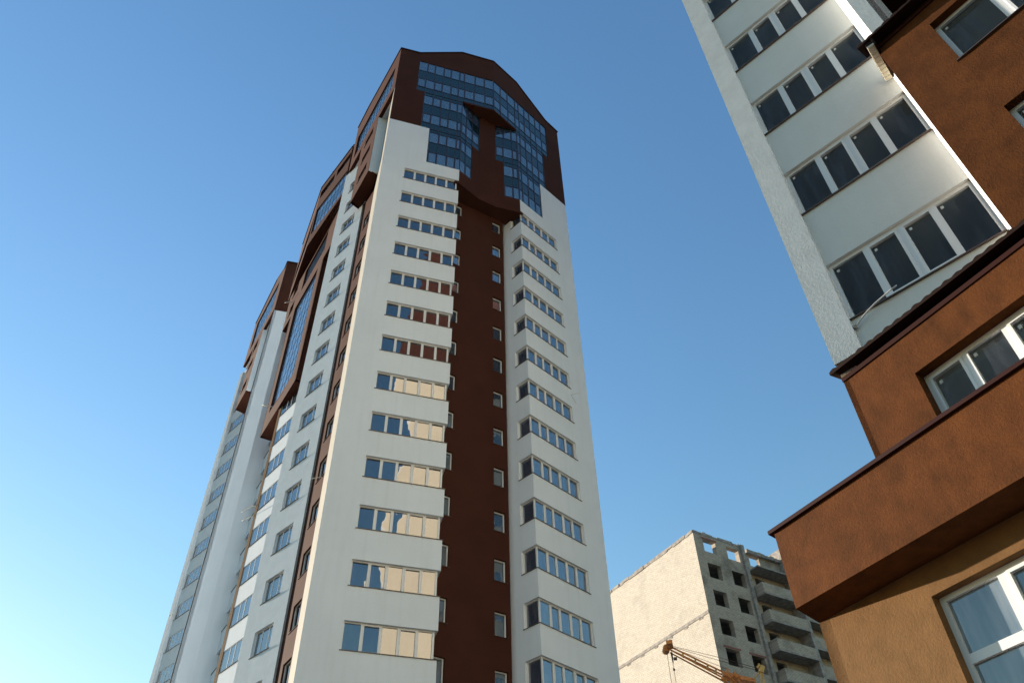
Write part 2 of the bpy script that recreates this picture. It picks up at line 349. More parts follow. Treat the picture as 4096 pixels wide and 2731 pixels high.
# windows of both wings
def corner_window(Pn, Pr, ua, uc, muls, z0, h, sgn):
    """long five pane window that turns the wing's corner; uc = corner, ua = far jamb"""
    n = -.13; anc = Pn.pt(uc, z0, n); f = MB(); g = MB(); dp = .07
    lo, hi = min(ua, uc), max(ua, uc)
    if sgn > 0: lo += .13
    else: hi -= .13
    f.box(Pn, lo, hi, z0, z0+.06, n-dp, n); f.box(Pn, lo, hi, z0+h-.06, z0+h, n-dp, n)
    edges = [lo+(.10 if sgn > 0 else .06)]+[q for mu in muls for q in (mu-.055, mu+.055)]+[hi-(.06 if sgn > 0 else .10)]
    f.box(Pn, lo, edges[0], z0+.06, z0+h-.06, n-dp, n); f.box(Pn, edges[-1], hi, z0+.06, z0+h-.06, n-dp, n)
    for mu in muls: f.box(Pn, mu-.055, mu+.055, z0+.06, z0+h-.06, n-dp, n)
    for k in range(len(edges)//2):
        a_, b_ = edges[2*k], edges[2*k+1]; za, zb = z0+.06, z0+h-.06
        if k in (1, 3):
            for x0, x1, y0, y1 in ((a_, a_+.04, za, zb), (b_-.04, b_, za, zb), (a_+.04, b_-.04, za, za+.04), (a_+.04, b_-.04, zb-.04, zb)):
                f.box(Pn, x0, x1, y0, y1, n-dp+.01, n+.015)
            a_ += .04; b_ -= .04; za += .04; zb -= .04
        tz = random.uniform(-.016, .016); tu = random.uniform(-.016, .016)
        g.face([Pn.pt(a_, za, n-.05+tz), Pn.pt(b_, za, n-.05+tz+tu), Pn.pt(b_, zb, n-.05-tz+tu), Pn.pt(a_, zb, n-.05-tz)])
    # short return pane
    f.box(Pr, .13+.07, 1.04, z0, z0+.06, n-dp, n); f.box(Pr, .20, 1.04, z0+h-.06, z0+h, n-dp, n)
    f.box(Pr, 1.04, 1.1, z0, z0+h, n-dp, n)
    g.face([Pr.pt(.20, z0+.06, n-.05), Pr.pt(1.04, z0+.06, n-.05), Pr.pt(1.04, z0+h-.06, n-.05), Pr.pt(.20, z0+h-.06, n-.05)])
    fo = f.build('window', 'pvc', T, anc); g.build('pane', 'pane' if sgn < 0 else 'pane_curtain', fo, anc)
    s = MB()
    a0, a1 = (uc-.05, ua+.05) if sgn > 0 else (ua-.05, uc+.05)
    s.box(Pn, a0, a1, z0+.001, z0+.022, -.128, .05); s.box(Pr, .05, 1.12, z0+.002, z0+.021, -.05, .05)
    s.build('sill', 'sill', fo, anc)
    return fo
Pr_A = P(EA, AZA-90, 1); Pr_C = P(CC, AZC-90, -1)
amul = (-6.22, -5.37, -4.6, -3.75); cmul = (3.75, 4.5, 5.28, 6.1)
for k in range(NF-13, NF):
    corner_window(A, Pr_A, -7.05, -2.85, amul, zA+2.975*k, 1.35, -1)
for k in range(NF-13, NF):
    corner_window(C, Pr_C, 6.92, 2.8, cmul, zC+2.965*k, 1.38, 1)
# brown recess wall
B = P(pol(-.9, 38.3), 57.9)
uBl = -4.15
wl = [rect(-4.12, -3.45, 22.38+2.945*k, 22.38+2.945*k+1.27) for k in range(-3, 11)]
wr = [rect(-.78, -.06, 22.38+2.945*k, 22.38+2.945*k+1.27) for k in range(-3, 11)]
mb = MB(); mb.panel(B, rect(-4.6, .16, Z0, 53.8), wl+wr); mb.build('recess_wall', 'brown', T)
for hs, (a_, b_) in ((wl, (-4.12, -3.45)), (wr, (-.78, -.06))):
    fo = window(T, B, a_, b_, hs[1][0][1], hs[1][2][1], mat='pane_curtain', n=-.14); column(T, fo, 2.945, 13)
# notch under the bridge of glass
P1 = EA; P2 = P(EA, AZC).xy(2.07); G = P(EA, AZC); H = P(CC, AZA); P3 = H.xy(-2.0); Bm = P(P2, 59.5)
wb = (P3-P2).length
mb = MB()
mb.panel(G, [(0, 53.8), (2.07, 53.8), (2.07, 60.3), (1.27, 60.3), (1.27, 55.3), (0, 55.3)], thick=.2)
mb.panel(Bm, rect(0, wb, 53.8, 65.9), thick=.2)
mb.panel(H, [(-2.0, 53.8), (0, 53.8), (0, 55.3), (-1.3, 55.3), (-1.3, 60.22), (-2.0, 60.22)], thick=.2)
mb.prism([EA-A.d*.3, EA, P2, P3, CC, CC+C.d*.3, B.xy(.5, -.1), B.xy(-4.8, -.1)], 53.55, 53.79)
mb.prism([K-A.d*.0, EA+A.d*.01, G.xy(2.2), H.xy(-2.2), CC-C.d*.01], 65.9, 66.1)
mb.build('hull_wall', 'brown', T)
rowl = [(65.9, 65.5, 's'), (65.5, 64.05, 'v'), (64.05, 62.52, 's'), (62.52, 61.1, 'v'), (61.1, 60.3, 's')]
rowm = [(60.3, 59.78, 's'), (59.78, 58.3, 'v'), (58.3, 56.9, 's'), (56.9, 55.33, 'v')]
curtain(T, G, (0.05, .6, 1.27, 2.04), rowl+rowm, lambda u, z: z > 60.3 or u < 1.27)
curtain(T, H, (-1.97, -1.28, -.5, -.03), rowl+rowm, lambda u, z: z > 60.3 or u > -1.28)
# left wing's side wall, brown slot, grazing side wall
SD = P(CL, -18.8, -1)
W1 = P((-14.90, 41.54), -46.1, -1); WL = W1.o
Q = W1.xy(-4.02); Qn = Q+dv(43.9)*.12; BR = P(Qn, 146.5, 1)
mb = MB(); mb.panel(SD, [(.0, Z0), (4.75, Z0), (4.75, 65.45), (.0, 65.45)], thick=.3); mb.build('left_wing_side_wall', 'white_sun_darkened', T)
mb = MB(); bw = [rect(.85, 1.95, 22.9+2.985*k, 24.35+2.985*k) for k in range(-3, 11)]
mb.panel(BR, rect(0, 2.5, Z0, 57.2), bw, thick=.2)
mb.panel(P(Q, 43.9), rect(0, .12, Z0, 57.2), thick=.01, n0=0)
mb.build('slot_wall', 'brown', T)
fo = window(T, BR, .85, 1.95, bw[0][0][1], bw[0][2][1], muls=(), n=-.1, fw=.045); column(T, fo, 2.985, 14)
w1 = [rect(-2.98, -1.2, 22.87+2.985*k, 24.27+2.985*k) for k in range(-3, 14)]
mb = MB(); mb.panel(W1, rect(-4.02, 0, Z0, 65.45), w1, thick=.3); mb.build('side_wall', 'white_rough', T)
fo = window(T, W1, -2.98, -1.2, w1[0][0][1], w1[0][2][1], muls=(-2.42, -1.78), n=-.14, pd=.02, mat='pane_curtain', muw=.08); column(T, fo, 2.985, 17)
# brown side crown (plane S0) with hanging box
S0 = P(CL, -32.5, -1)
mb = MB()
top = [(0, 72.72), (2.6, 73.0), (7.3, 73.6), (9.86, 73.4)]
mb.panel(S0, [(0, 65.47), (9.86, 65.6), (9.86, 73.4), (7.3, 73.6), (2.6, 73.0), (0, 72.72)], [rect(.85, 9.1, 66.85, 70.5)], thick=.3)
mb.build('side_crown_wall', 'brown', T)
c = MB(); coping(c, S0, top); c.build('coping', 'coping', T)

mb = MB(); mb.prism([S0.xy(.02, -.31), S0.xy(9.8, -.31), W1.xy(0, .0), W1.xy(-4.0, .0), SD.xy(4.6), SD.xy(.1)], 65.46, 65.7); mb.build('crown_soffit', 'white', T)
bx0, bx1 = 3.32, 6.93
sl = [rect(4.2, 5.95, z-.95, z) for z in (65.2, 62.45, 59.6)]
mb = MB(); mb.panel(S0, rect(bx0, bx1, 57.1, 65.47), sl, thick=.3)
lb = P(S0.xy(bx1), 41.8); mb.panel(P(S0.xy(bx1), 41.8, -1), rect(0, 1.9, 57.1, 65.47), thick=.2)
rb = P(S0.xy(bx0), 71.8, 1)
mb.prism([S0.xy(bx0+.01, -.3), S0.xy(bx1-.02, -.3), lb.xy(1.9), Q, BR.xy(1.2), SD.xy(3.4), rb.xy(.3)], 57.1, 57.3)
mb.build('bay_wall', 'brown', T)
mb = MB(); mb.panel(rb, rect(.02, 1.0, 57.12, 65.46), thick=.2, n0=.01); mb.build('bay_return_wall', 'white', T)
for z in (65.2, 62.45, 59.6): window(T, S0, 4.2, 5.95, z-.95, z, muls=(5.0,), n=-.2, mat='film')
# second side crown (V2) and its rear facet
V2 = P(WL, -38.0, -1); V2e = V2.xy(6.76); V3 = P(V2e, -25.4, -1); V3e = V3.xy(7.9)
mb = MB()
mb.panel(V2, [(0, 62.75), (6.76, 62.2), (6.76, 71.85), (0, 70.8)], [[(.05, 63.1), (6.55, 63.75), (6.55, 67.8), (.05, 66.75)], [(.0+.05, 68.8), (2.95, 69.2), (2.95, 70.35), (.05, 69.95)], [(3.45, 69.15), (6.6, 69.75), (6.6, 70.9), (3.45, 70.45)]], thick=.3)
mb.panel(V3, [(0, 62.2), (7.9, 62.2), (7.9, 71.8), (0, 71.85)], [[(.2, 63.8), (7.3, 64.0), (7.3, 67.0), (.2, 67.6)]], thick=.3)
mb.build('rear_crown_wall', 'brown', T)
c = MB(); coping(c, V2, [(0, 70.8), (6.76, 71.85)]); coping(c, V3, [(0, 71.85), (7.9, 71.8)]); c.build('coping', 'coping', T)
def skew_glass(Pn, u0, u1, zb0, zb1, zt0, zt1, nc, nr, n=-.1, smat=None, wide=()):
    """leaning grid of panes that follows a sloped opening"""
    f = MB(); v = MB(); s = MB(); h = .026
    Zf = lambda u, r: (zb0+(zb1-zb0)*(u-u0)/(u1-u0))*(1-r)+(zt0+(zt1-zt0)*(u-u0)/(u1-u0))*r
    us = [u0+(u1-u0)*k/nc for k in range(nc+1)]; rs = [k/nr for k in range(nr+1)]
    for u in us: f.hexa([Pn.pt(u-h, Zf(u, 0), n+.014), Pn.pt(u+h, Zf(u, 0), n+.014), Pn.pt(u+h, Zf(u, 1), n+.014), Pn.pt(u-h, Zf(u, 1), n+.014)], [Pn.pt(u-h, Zf(u, 0), n-.04), Pn.pt(u+h, Zf(u, 0), n-.04), Pn.pt(u+h, Zf(u, 1), n-.04), Pn.pt(u-h, Zf(u, 1), n-.04)])
    for r in rs: f.hexa([Pn.pt(u0, Zf(u0, r)-h, n+.012), Pn.pt(u1, Zf(u1, r)-h, n+.012), Pn.pt(u1, Zf(u1, r)+h, n+.012), Pn.pt(u0, Zf(u0, r)+h, n+.012)], [Pn.pt(u0, Zf(u0, r)-h, n-.035), Pn.pt(u1, Zf(u1, r)-h, n-.035), Pn.pt(u1, Zf(u1, r)+h, n-.035), Pn.pt(u0, Zf(u0, r)+h, n-.035)])
    for i in range(nc):
        for j in range(nr):
            a_, b_ = us[i]+h, us[i+1]-h; d1, d2 = random.uniform(-.003, .003), random.uniform(-.003, .003)
            q = [Pn.pt(a_, Zf(a_, rs[j])+h, n+d1), Pn.pt(b_, Zf(b_, rs[j])+h, n+d1+d2), Pn.pt(b_, Zf(b_, rs[j+1])-h, n-d1+d2), Pn.pt(a_, Zf(a_, rs[j+1])-h, n-d1)]
            (s if (smat and j % 2 == 1) else v).face(q)
    anc = Pn.pt(u0, zb0); fo = f.build('curtain_wall_frame', 'mullion', T if Pn not in REAR else REAR[Pn], anc)
    v.build('vision_glass', 'vision', fo, anc)
    if s.f: s.build('spandrel_glass', smat, fo, anc)
    return fo
REAR = {}
skew_glass(S0, .85, 9.1, 66.85, 66.85, 70.5, 70.5, 11, 3, n=-.12, smat='spandrel')
skew_glass(V2, .05, 6.55, 63.1, 63.75, 66.75, 67.8, 8, 3, smat='spandrel')
skew_glass(V2, .1, 2.93, 68.85, 69.22, 69.9, 70.3, 2, 1, n=-.2); skew_glass(V2, 3.47, 6.58, 69.18, 69.75, 70.4, 70.85, 2, 1, n=-.2)
skew_glass(V3, .22, 7.28, 63.82, 64.02, 67.58, 66.98, 8, 3, smat='spandrel')
# wall S3 under it: wide brown frame with tall glazing
S3 = P((-16.27, 44.23), -32.5, -1)
mb = MB()
mb.panel(S3, [(-3.2, 57.15), (0, 57.15), (0, 42.75), (8.03, 42.75), (8.03, 57.0), (10.25, 57.0), (10.6, 62.3), (-3.2, 62.6)],
         [rect(1.28, 6.88, 44.45, 57.05), rect(.4, 6.1, 58.75, 61.6), rect(7.95, 9.2, 57.95, 59.3), rect(8.0, 9.35, 60.8, 62.05)], thick=.35)
r3 = P(S3.o, 57.5); mb.panel(P(S3.o, 57.5, 1), rect(.0, 2.3, 42.75, 57.15), thick=.2, n0=.0)
mb.panel(P(S3.xy(8.03), 57.5, -1), rect(0, 2.3, 42.75, 57.0), thick=.2)
mb.prism([S3.xy(.02, -.35), S3.xy(8.0, -.35), S3.xy(8.0, -3.2), S3.xy(.02, -3.2)], 42.76, 43.0)
mb.prism([S3.xy(8.03, -.35), S3.xy(10.25, -.35), S3.xy(10.25, -3.0), S3.xy(8.03, -3.0)], 57.0, 57.2)
mb.prism([S3.xy(-3.2, -.35), S3.xy(0, -.35), S3.xy(0, -3.0), S3.xy(-3.2, -3.0)], 57.15, 57.3)
mb.prism([V2.xy(0, -.3), V2.xy(6.76, -.3), V3.xy(7.9, -.3), S3.xy(10.6, -.4), S3.xy(-1.5, -.4)], 62.25, 62.5)
mb.build('brown_bay_wall', 'brown', T)
skew_glass(S3, 1.28, 6.88, 44.45, 44.45, 57.05, 57.05, 6, 9, n=-.14)
skew_glass(S3, .4, 6.1, 58.75, 58.75, 61.6, 61.6, 7, 2, n=-.14)
window(T, S3, 7.95, 9.2, 57.95, 59.3, muls=(8.5,), n=-.2, mat='film'); window(T, S3, 8.0, 9.35, 60.8, 62.05, muls=(8.6,), n=-.2, mat='film')
# loggia column under the bay
LG = P(pol(-19.83, 48.5), -42.3, -1)
mb = MB(); sp = 2.815; zl = 24.79
for k in range(-4, 7):
    zs = zl+sp*k
    if k < -2: sb = MB().box(LG, -3.0, 2.27, zs-sp+1.36 if k > -4 else Z0, zs, -.25, 0).build('loggia_parapet', 'white', T, LG.pt(0, zs))
    else: copy_tree(sb, T, (0, 0, sp*(k+3)))
mb.box(LG, -3.0, 2.27, zl+sp*6+1.36, 43.6, -.25, 0)
mb.build('loggia_parapet', 'white', T)
mb = MB(); mb.box(LG, 2.27, 2.66, Z0, 43.6, -.4, .012); mb.build('brown_pier', 'tan', T)
mb = MB(); mb.box(P(LG.xy(2.66), -19, -1), 0, 3.0, Z0, 43.6, -.2, .0); mb.build('pier_side_wall', 'white', T)
fo = window(T, LG, -.12, 2.24, zl-4*sp, zl-4*sp+1.36, muls=(.68, 1.36), n=-.03, pd=.015, fw=.05, muw=.07, mat='pane_curtain'); column(T, fo, sp, 11)
mb = MB(); mb.box(LG, -3.0, -.12, zl-4*sp, 43.6, -.3, -.06); mb.build('loggia_wall', 'white', T)
# closing walls and roof behind
mb = MB()
back = [CR, CR+dv(AZC-90)*18, Vector((-8, 60)), Vector((-22.4, 54.4))]
for a_, b_ in zip(back[:-1], back[1:]):
    d_ = (b_-a_); az_ = math.degrees(math.atan2(d_.x, d_.y)); mb.box(P(a_, az_, 1), .37, d_.length-.01, Z0, 72.1, -.32, -.02)
mb.build('rear_wall', 'white', T)
mb = MB(); mb.prism([A.xy(0, -.4), A.xy(-8.2, -.4), S0.xy(9.5, -.8), V2e+Vector((.8, 0)), Vector((-21.5, 54)), Vector((-8.5, 59)), CR+dv(AZC-90)*17.5, C.xy(8.2, -.5)], 70.9, 71.2); mb.build('roof', 'roof', T)
# rooftop vents
for (x, y, z) in ((-15.11, 41.86, 71.0), (-16.44, 43.5, 71.2), (-17.77, 45.13, 71.5)):
    mb = MB(); mb.tube([(x+.25, y, z-.8), (x+.25, y, z+.55)], .07, 8); mb.tube([(x+.25, y, z+.5), (x+.25, y, z+.56), (x+.25, y, z+.72), (x+.25, y, z+.8)], .17, 10, .05); mb.build('roof_vent', 'zinc', T, (x, y, z))

# =================================================================== REAR TOWER (same kind, further along)
DL = pol(-23.62, 63.3); D = P(DL, 73); T2 = thing('apartment_tower', 'farther white tower with brown crown, half hidden behind the left side of the tall one', 'building', (-27, 66))
S0r = P(DL, -32.3, -1); SW = P(pol(-22.17, 63.8), -32.3, -1); W1r = P(pol(-23.72, 71.5), -46, -1)
mb = MB(); mb.panel(D, rect(0, 1.42, Z0, 65.77)); mb.panel(P(DL, -17, -1), rect(0, 8, Z0, 65.77)); mb.build('wing_wall', 'white', T2)
MB().box(D, -.06, -.012, 6, 65.7, -.14, .02).build('dark_edge_strip', 'coping', T2)  # thin dark strip along the left edge of the wing wall
mb = MB(); mb.panel(D, rect(0, 2.6, 65.77, 73.85)); mb.build('crown_wall', 'brown', T2)
c = MB(); coping(c, D, [(0, 73.85), (2.6, 73.9)]); coping(c, S0r, [(0, 73.85), (.6, 73.25), (3.75, 74.5), (10.7, 73.35)]); c.build('coping', 'coping', T2)
mb = MB(); mb.panel(S0r, [(0, 66.0), (10.8, 66.2), (10.8, 73.35), (3.75, 74.5), (.6, 73.25), (0, 73.85)], [rect(1.65, 9.35, 67.6, 72.2)], thick=.3)
bs = [rect(4.9, 6.6, 64.6, 65.85), rect(4.9, 6.6, 61.9, 62.95), rect(4.95, 6.55, 58.8, 59.9)]
mb.panel(S0r, rect(3.6, 7.1, 57.05, 65.99), bs, thick=.3)
mb.panel(P(S0r.xy(7.1), 44, -1), rect(0, 3, 57.05, 66), thick=.2)
mb.prism([S0r.xy(3.62, -.3), S0r.xy(7.08, -.3), S0r.xy(7.0, -3), S0r.xy(1.5, -3)], 57.06, 57.3)
mb.build('side_crown_wall', 'brown', T2)
for h_ in bs: window(T2, S0r, h_[0][0], h_[1][0], h_[0][1], h_[2][1], muls=(5.7,), n=-.2, mat='film')
REAR[S0r] = T2
mb = MB(); mb.panel(P(S0r.xy(3.6), 71, 1), rect(0, 1.9, 57.06, 66), thick=.2)
mb.prism([S0r.xy(.1, -.31), S0r.xy(10.7, -.31), S0r.xy(10.7, -3.2), S0r.xy(1, -3.6)], 66.0, 66.2); mb.build('bay_return_wall', 'white', T2)
skew_glass(S0r, 1.65, 9.35, 67.6, 67.6, 72.2, 72.2, 9, 3, n=-.09, smat='spandrel')
wz = [rect(.0, 2.82, 35.55+3.01*k, 36.97+3.01*k) for k in range(-6, 10)]
mb = MB(); mb.panel(W1r, rect(-1.6, 3.6, Z0, 66), wz, thick=.3)
mb.box(W1r, 2.9, 3.5, Z0, 65.6, .004, .25); mb.build('side_wall', 'white_rough', T2)
fo = window(T2, W1r, .0, 2.82, wz[0][0][1], wz[0][2][1], muls=(.62, 1.2, 1.8, 2.3), n=-.03, pd=.015, fw=.05, muw=.06, mat='pane_curtain', sill_ext=.02); column(T2, fo, 3.01, 16)
mb = MB(); ww = [rect(-1.72, -.05, 35.05+3.04*k, 36.45+3.04*k) for k in range(-6, 8)]; w2 = [rect(-6.6, -4.9, 34.2+3.04*k, 35.6+3.04*k) for k in range(-6, 8)]
mb.panel(SW, rect(-9, 1.6, Z0, 66), ww+w2, thick=.3); mb.box(SW, -3.2, -2.95, Z0, 66, .004, .17); mb.build('recessed_side_wall', 'white_rough', T2)
fo = window(T2, SW, -1.72, -.05, ww[0][0][1], ww[0][2][1], muls=(-1.15, -.6), n=-.10, pd=.02); column(T2, fo, 3.04, 14)
fo = window(T2, SW, -6.6, -4.9, w2[0][0][1], w2[0][2][1], muls=(-6.0, -5.5), n=-.2); column(T2, fo, 3.04, 14)
mb = MB()
lst = [W1r.xy(3.6), W1r.xy(3.6)+dv(44)*16, Vector((-12, 72)), SW.xy(-9)+dv(57)*1.0]
for a_, b_ in zip(lst[:-1], lst[1:]):
    d_ = (b_-a_); mb.box(P(a_, math.degrees(math.atan2(d_.x, d_.y)), 1), .36, d_.length-.01, Z0, 65.9, -.32, -.02)
mb.build('rear_wall', 'white', T2)
mb = MB(); mb.prism([D.xy(.3, -.4), S0r.xy(10.3, -.6), W1r.xy(3.6)+dv(44)*14, Vector((-13, 71)), D.xy(2.4, -.4)], 70.8, 71.0); mb.build('roof', 'roof', T2)

# =================================================================== RIGHT TOWER (close by)
R_ = P(pol(31.15, 11.26), 133.7); RC = R_.xy(-.51)
T3 = thing('apartment_tower', 'near white tower on the right with rust brown lower floors and tan ground floor', 'building', (9, 10))
FH = 3.015; zr = 11.57; HW = 1.44; UR = 2.68
bnd = []
for k in range(0, 21):
    zs = zr+FH*k; bnd.append((zs-FH+HW if k else 9.8, zs))
bnd.append((zr+FH*20+HW, 74))
for i_, (a_, b_) in enumerate(bnd):
    if i_ in (0, 1, 21): fb = MB().box(R_, 0, UR, a_, b_, -.25, 0).build('spandrel_band', 'white_near', T3, R_.pt(0, a_))
    else: copy_tree(fb, T3, (0, 0, FH*(i_-1)))
mb = MB(); mb.box(R_, -.51, 0, 10.79, 74, -.4, .10); mb.build('corner_pier', 'pier_rough', T3)
# end wall facing the other towers
EN = P(RC, 43.7, -1)
mb = MB(); mb.panel(P(RC, 43.7, -1), rect(0, 28, 8.33, 57), thick=.3, n0=.002); mb.build('end_wall', 'cream', T3)
mb = MB(); mb.panel(P(RC, 43.7, -1), rect(-.1, 28, 57, 74.5), thick=.3, n0=.12); mb.build('end_crown_wall', 'brown', T3)
for cu in (6.0, 12.0, 20.0):
    fo = window(T3, EN, cu, cu+3.6, zr+4*FH, zr+4*FH+1.5, muls=(cu+.9, cu+1.8, cu+2.7), n=.07, mat='pane', muw=.12); column(T3, fo, FH, 11)
eb = MB().box(EN, 15.95, 18.05, zr+4*FH-.5, zr+4*FH+.6, .004, 1.0).build('end_balcony', 'white_near', T3, EN.pt(17, zr+4*FH))
for k in range(1, 11): copy_tree(eb, T3, (0, 0, FH*k))
fo = window(T3, R_, .0, UR, zr, zr+HW, muls=(.71, 1.36, 1.99), n=-.07, mat='clear', sash=(1, 2), fw=.07, muw=.085, sticker=True, sill_ext=.0)
column(T3, fo, FH, 12)
mb = MB()
for k in range(0, 12):
    z_ = zr+FH*k
    mb.box(R_, -.2, 3.1, z_+HW+.1, z_+HW+.25, -4.2, -.26); mb.box(R_, -.2, 3.1, z_-.9, z_-.8, -4.2, -.26)
mb.box(R_, -.25, 3.1, 10, 48, -4.4, -4.2); mb.box(R_, -.45, -.25, 10, 48, -4.4, -.41); mb.box(R_, 3.1, 3.3, 10, 48, -4.4, -.26)
mb.build('room_interior', 'room', T3)
# projecting wing to the right of the bay: sunlit return and its front
RE = R_.xy(UR); RPp = pol(45.83, 10.55); dd = RPp-RE; RT = P(RE, math.degrees(math.atan2(dd.x, dd.y)), 1); LT = dd.length
RF2 = P(RPp, 133.7); uF = RF2.at(48.5)
mb = MB(); mb.panel(RT, rect(0.0, LT, 9.9, 74), thick=.3); mb.build('return_wall', 'white_near', T3)
mb = MB(); mb.panel(RF2, rect(0.0, uF, 9.9, 74), thick=.3); mb.build('wing_front_wall', 'pier_rough', T3)
mb = MB(); mb.panel(P(RF2.xy(uF), 43.7, 1), rect(0, 3.0, 9.9, 74), thick=.2); mb.box(P(RF2.xy(uF)+dv(43.7)*3, 133.7), 0, 6, 9.9, 74, -.2, 0)
mb.prism([RF2.xy(uF), RF2.xy(uF)+dv(43.7)*3, RF2.xy(uF+6)+dv(43.7)*3, RF2.xy(uF+6)], 22, 22.3)
mb.build('brown_recess_wall', 'brown', T3)
# upper brown block
UB = P(pol(45.2, 10.3), 141.2)
uw = [rect(.93, 5.2, 14.76, 16.15), rect(.93, 5.2, 11.76, 13.12)]
mb = MB(); mb.panel(UB, rect(0, 7, 9.9, 16.8), uw, thick=.3); mb.panel(P(UB.o, 51.2, -1), rect(0.02, .25, 9.9, 16.8), thick=.1); mb.build('upper_brown_wall', 'rust', T3)
for h_ in uw: window(T3, UB, .93, 5.2, h_[0][1], h_[2][1], muls=(1.9, 2.8, 3.7, 4.5), n=-.16, mat='clear', sash=(1, 3), fw=.08, muw=.14, sticker=True)
mb = MB(); mb.box(UB, .9, 5.3, 11, 16.8, -3.0, -2.9); mb.box(UB, .6, 5.3, 16.4, 16.6, -2.9, -.31); mb.box(UB, .6, 5.3, 13.4, 13.6, -2.9, -.31); mb.box(UB, .5, .6, 11, 16.8, -2.9, -.31); mb.build('room_interior', 'room', T3)
def eave(par, Pn, u0, u1, z, nn, pitch=.185, back=None, name='tiled_roof'):
    """metal tile roof edge: wavy drip line, underside and slope"""
    mb = MB(); k = int((u1-u0)/pitch*6)
    pts = [(u0+(u1-u0)*i/k, z+(.028+.008*math.sin(i*.7))*abs(math.sin(math.pi*(u1-u0)*i/k/pitch))+.02) for i in range(k+1)]
    for (a_, za), (b_, zb) in zip(pts[:-1], pts[1:]):
        mb.hexa([Pn.pt(a_, z-.03, nn), Pn.pt(b_, z-.03, nn), Pn.pt(b_, zb, nn), Pn.pt(a_, za, nn)],
                [Pn.pt(a_, z+.02, nn-.35), Pn.pt(b_, z+.02, nn-.35), Pn.pt(b_, zb+.12, nn-.35), Pn.pt(a_, za+.12, nn-.35)])
    return mb
mb = eave(T3, UB, -.22, 7, 16.78, .28); mb.build('tiled_roof', 'tile', T3)
mb = MB(); mb.box(UB, .0, 7, 16.64, 16.72, .002, .03); mb.build('fascia', 'coping', T3)
# boarded verge running back from the eave corner
vg0 = pol(44.62, 10.02); vg1 = pol(44.2, 10.93); dd = vg1-vg0; VG = P(vg0, math.degrees(math.atan2(dd.x, dd.y)), -1)
mb = MB()
nb = 9
for k in range(nb):
    a_, b_ = dd.length*k/nb, dd.length*(k+1)/nb-.012
    mb.box(VG, a_, b_, 16.50, 16.56, -.13, 0)
mb.build('verge_board', 'soffit', T3)
mb = MB(); mb.box(VG, 0, dd.length, 16.50, 16.74, -.17, -.135); mb.box(VG, 0, dd.length, 16.565, 16.66, -.13, -.0); mb.build('verge_trim', 'tile', T3)
# lower brown floor with strip window
LB = P(RC, 147.5)
mb = MB(); mb.panel(LB, rect(0, 7, 8.2, 10.52), [rect(1.12, 6, 8.45, 9.76)], thick=.3)
mb.panel(P(RC, 57.5, -1), rect(.0, .4, 8.2, 10.52), thick=.1); mb.build('lower_brown_wall', 'rust', T3)
window(T3, LB, 1.12, 6, 8.45, 9.76, muls=(1.80, 2.45, 3.1, 3.8, 4.5), n=-.2, mat='clear', sash=(0, 2), fw=.07, muw=.10, sticker=True)
mb = MB(); mb.box(LB, .9, 6, 9.9, 10.05, -2.6, -.31); mb.box(LB, .9, 6, 8.0, 8.1, -2.6, -.31); mb.box(LB, .8, 6, 8.0, 10.05, -2.8, -2.6); mb.box(LB, .8, .9, 8.0, 10.05, -2.6, -.31); mb.build('room_interior', 'room', T3)
mb = eave(T3, LB, -.09, 7, 10.64, .16)
mb.prism([LB.xy(-.05, -.1), LB.xy(7, -.1), LB.xy(7, -2.2), R_.xy(2.6, .0), R_.xy(-.51, .0)], 10.70, 10.78)
mb.build('tiled_roof', 'tile', T3)
mb = MB(); mb.box(LB, .0, 7, 10.45, 10.53, .002, .03); mb.build('fascia', 'coping', T3)
# beam
BM = P(pol(19.85, 11.78), 148.0); TW = P(pol(21.1, 12.38), 148.0)
mb = MB(); mb.prism([BM.xy(0), BM.xy(7), TW.xy(7), TW.xy(0)], 7.08, 8.32); mb.build('projecting_beam', 'rust', T3)
mb = MB(); mb.prism([BM.xy(-.07, .06), BM.xy(7, .06), TW.xy(7, -.2), TW.xy(-.05, -.2)], 8.325, 8.385); mb.build('beam_flashing', 'coping', T3)
mb = MB()
for i in range(4): mb.box(LB, -.05-.03*i, -.04-.03*i, 8.41, 8.41+.28-.05*i, -.2-.1*i, -.19-.1*i)
mb.build('wire_stub', 'steel', T3)
# tan ground floor wall
tw = rect(1.83, 5.2, 4.2, 6.66)
mb = MB(); mb.panel(TW, rect(0, 7, Z0, 7.08), [tw], thick=.3); mb.panel(P(TW.xy(0), 58, -1), rect(.0, 5, Z0, 7.3), thick=.2); mb.build('tan_wall', 'tan', T3)
window(T3, TW, 1.83, 5.2, 4.2, 6.66, muls=(2.74, 3.65, 4.5), n=-.15, mat='film', fw=.07, muw=.13, transom=5.82, sash=(1,))
mb = MB(); mb.panel(P(TW.xy(7), 133.7, 1), rect(0, 12, Z0, 7.0), thick=.3); mb.build('street_wall', 'tan', T3)
mb = MB(); mb.prism([RC+dv(43.7)*.4, RC+dv(43.7)*14, R_.xy(12)+dv(43.7)*14, R_.xy(12)+dv(43.7)*.4+dv(43.7)*3, R_.xy(2)+dv(43.7)*1], 73.2, 73.5); mb.build('roof', 'roof', T3)
# ribbed duct hanging from the window sill
mb = MB(); pts = [(5.82, 9.57, 11.33), (5.90, 9.46, 11.40), (5.98, 9.35, 11.45), (6.10, 9.21, 11.51), (6.21, 9.08, 11.54), (6.29, 8.96, 11.55), (6.36, 8.85, 11.54)]
mb.tube(pts, .016, 8, .012); o = mb.build('ribbed_duct', 'foil', None, pts[0], smooth=True); tag(o, 'shiny white ribbed duct sticking out below the lowest white window band', 'duct')
c_ = MB(); c_.tube([(5.80, 9.58, 11.30), (5.82, 9.57, 11.36)], .035, 8); c_.build('duct_collar', 'concrete', o)

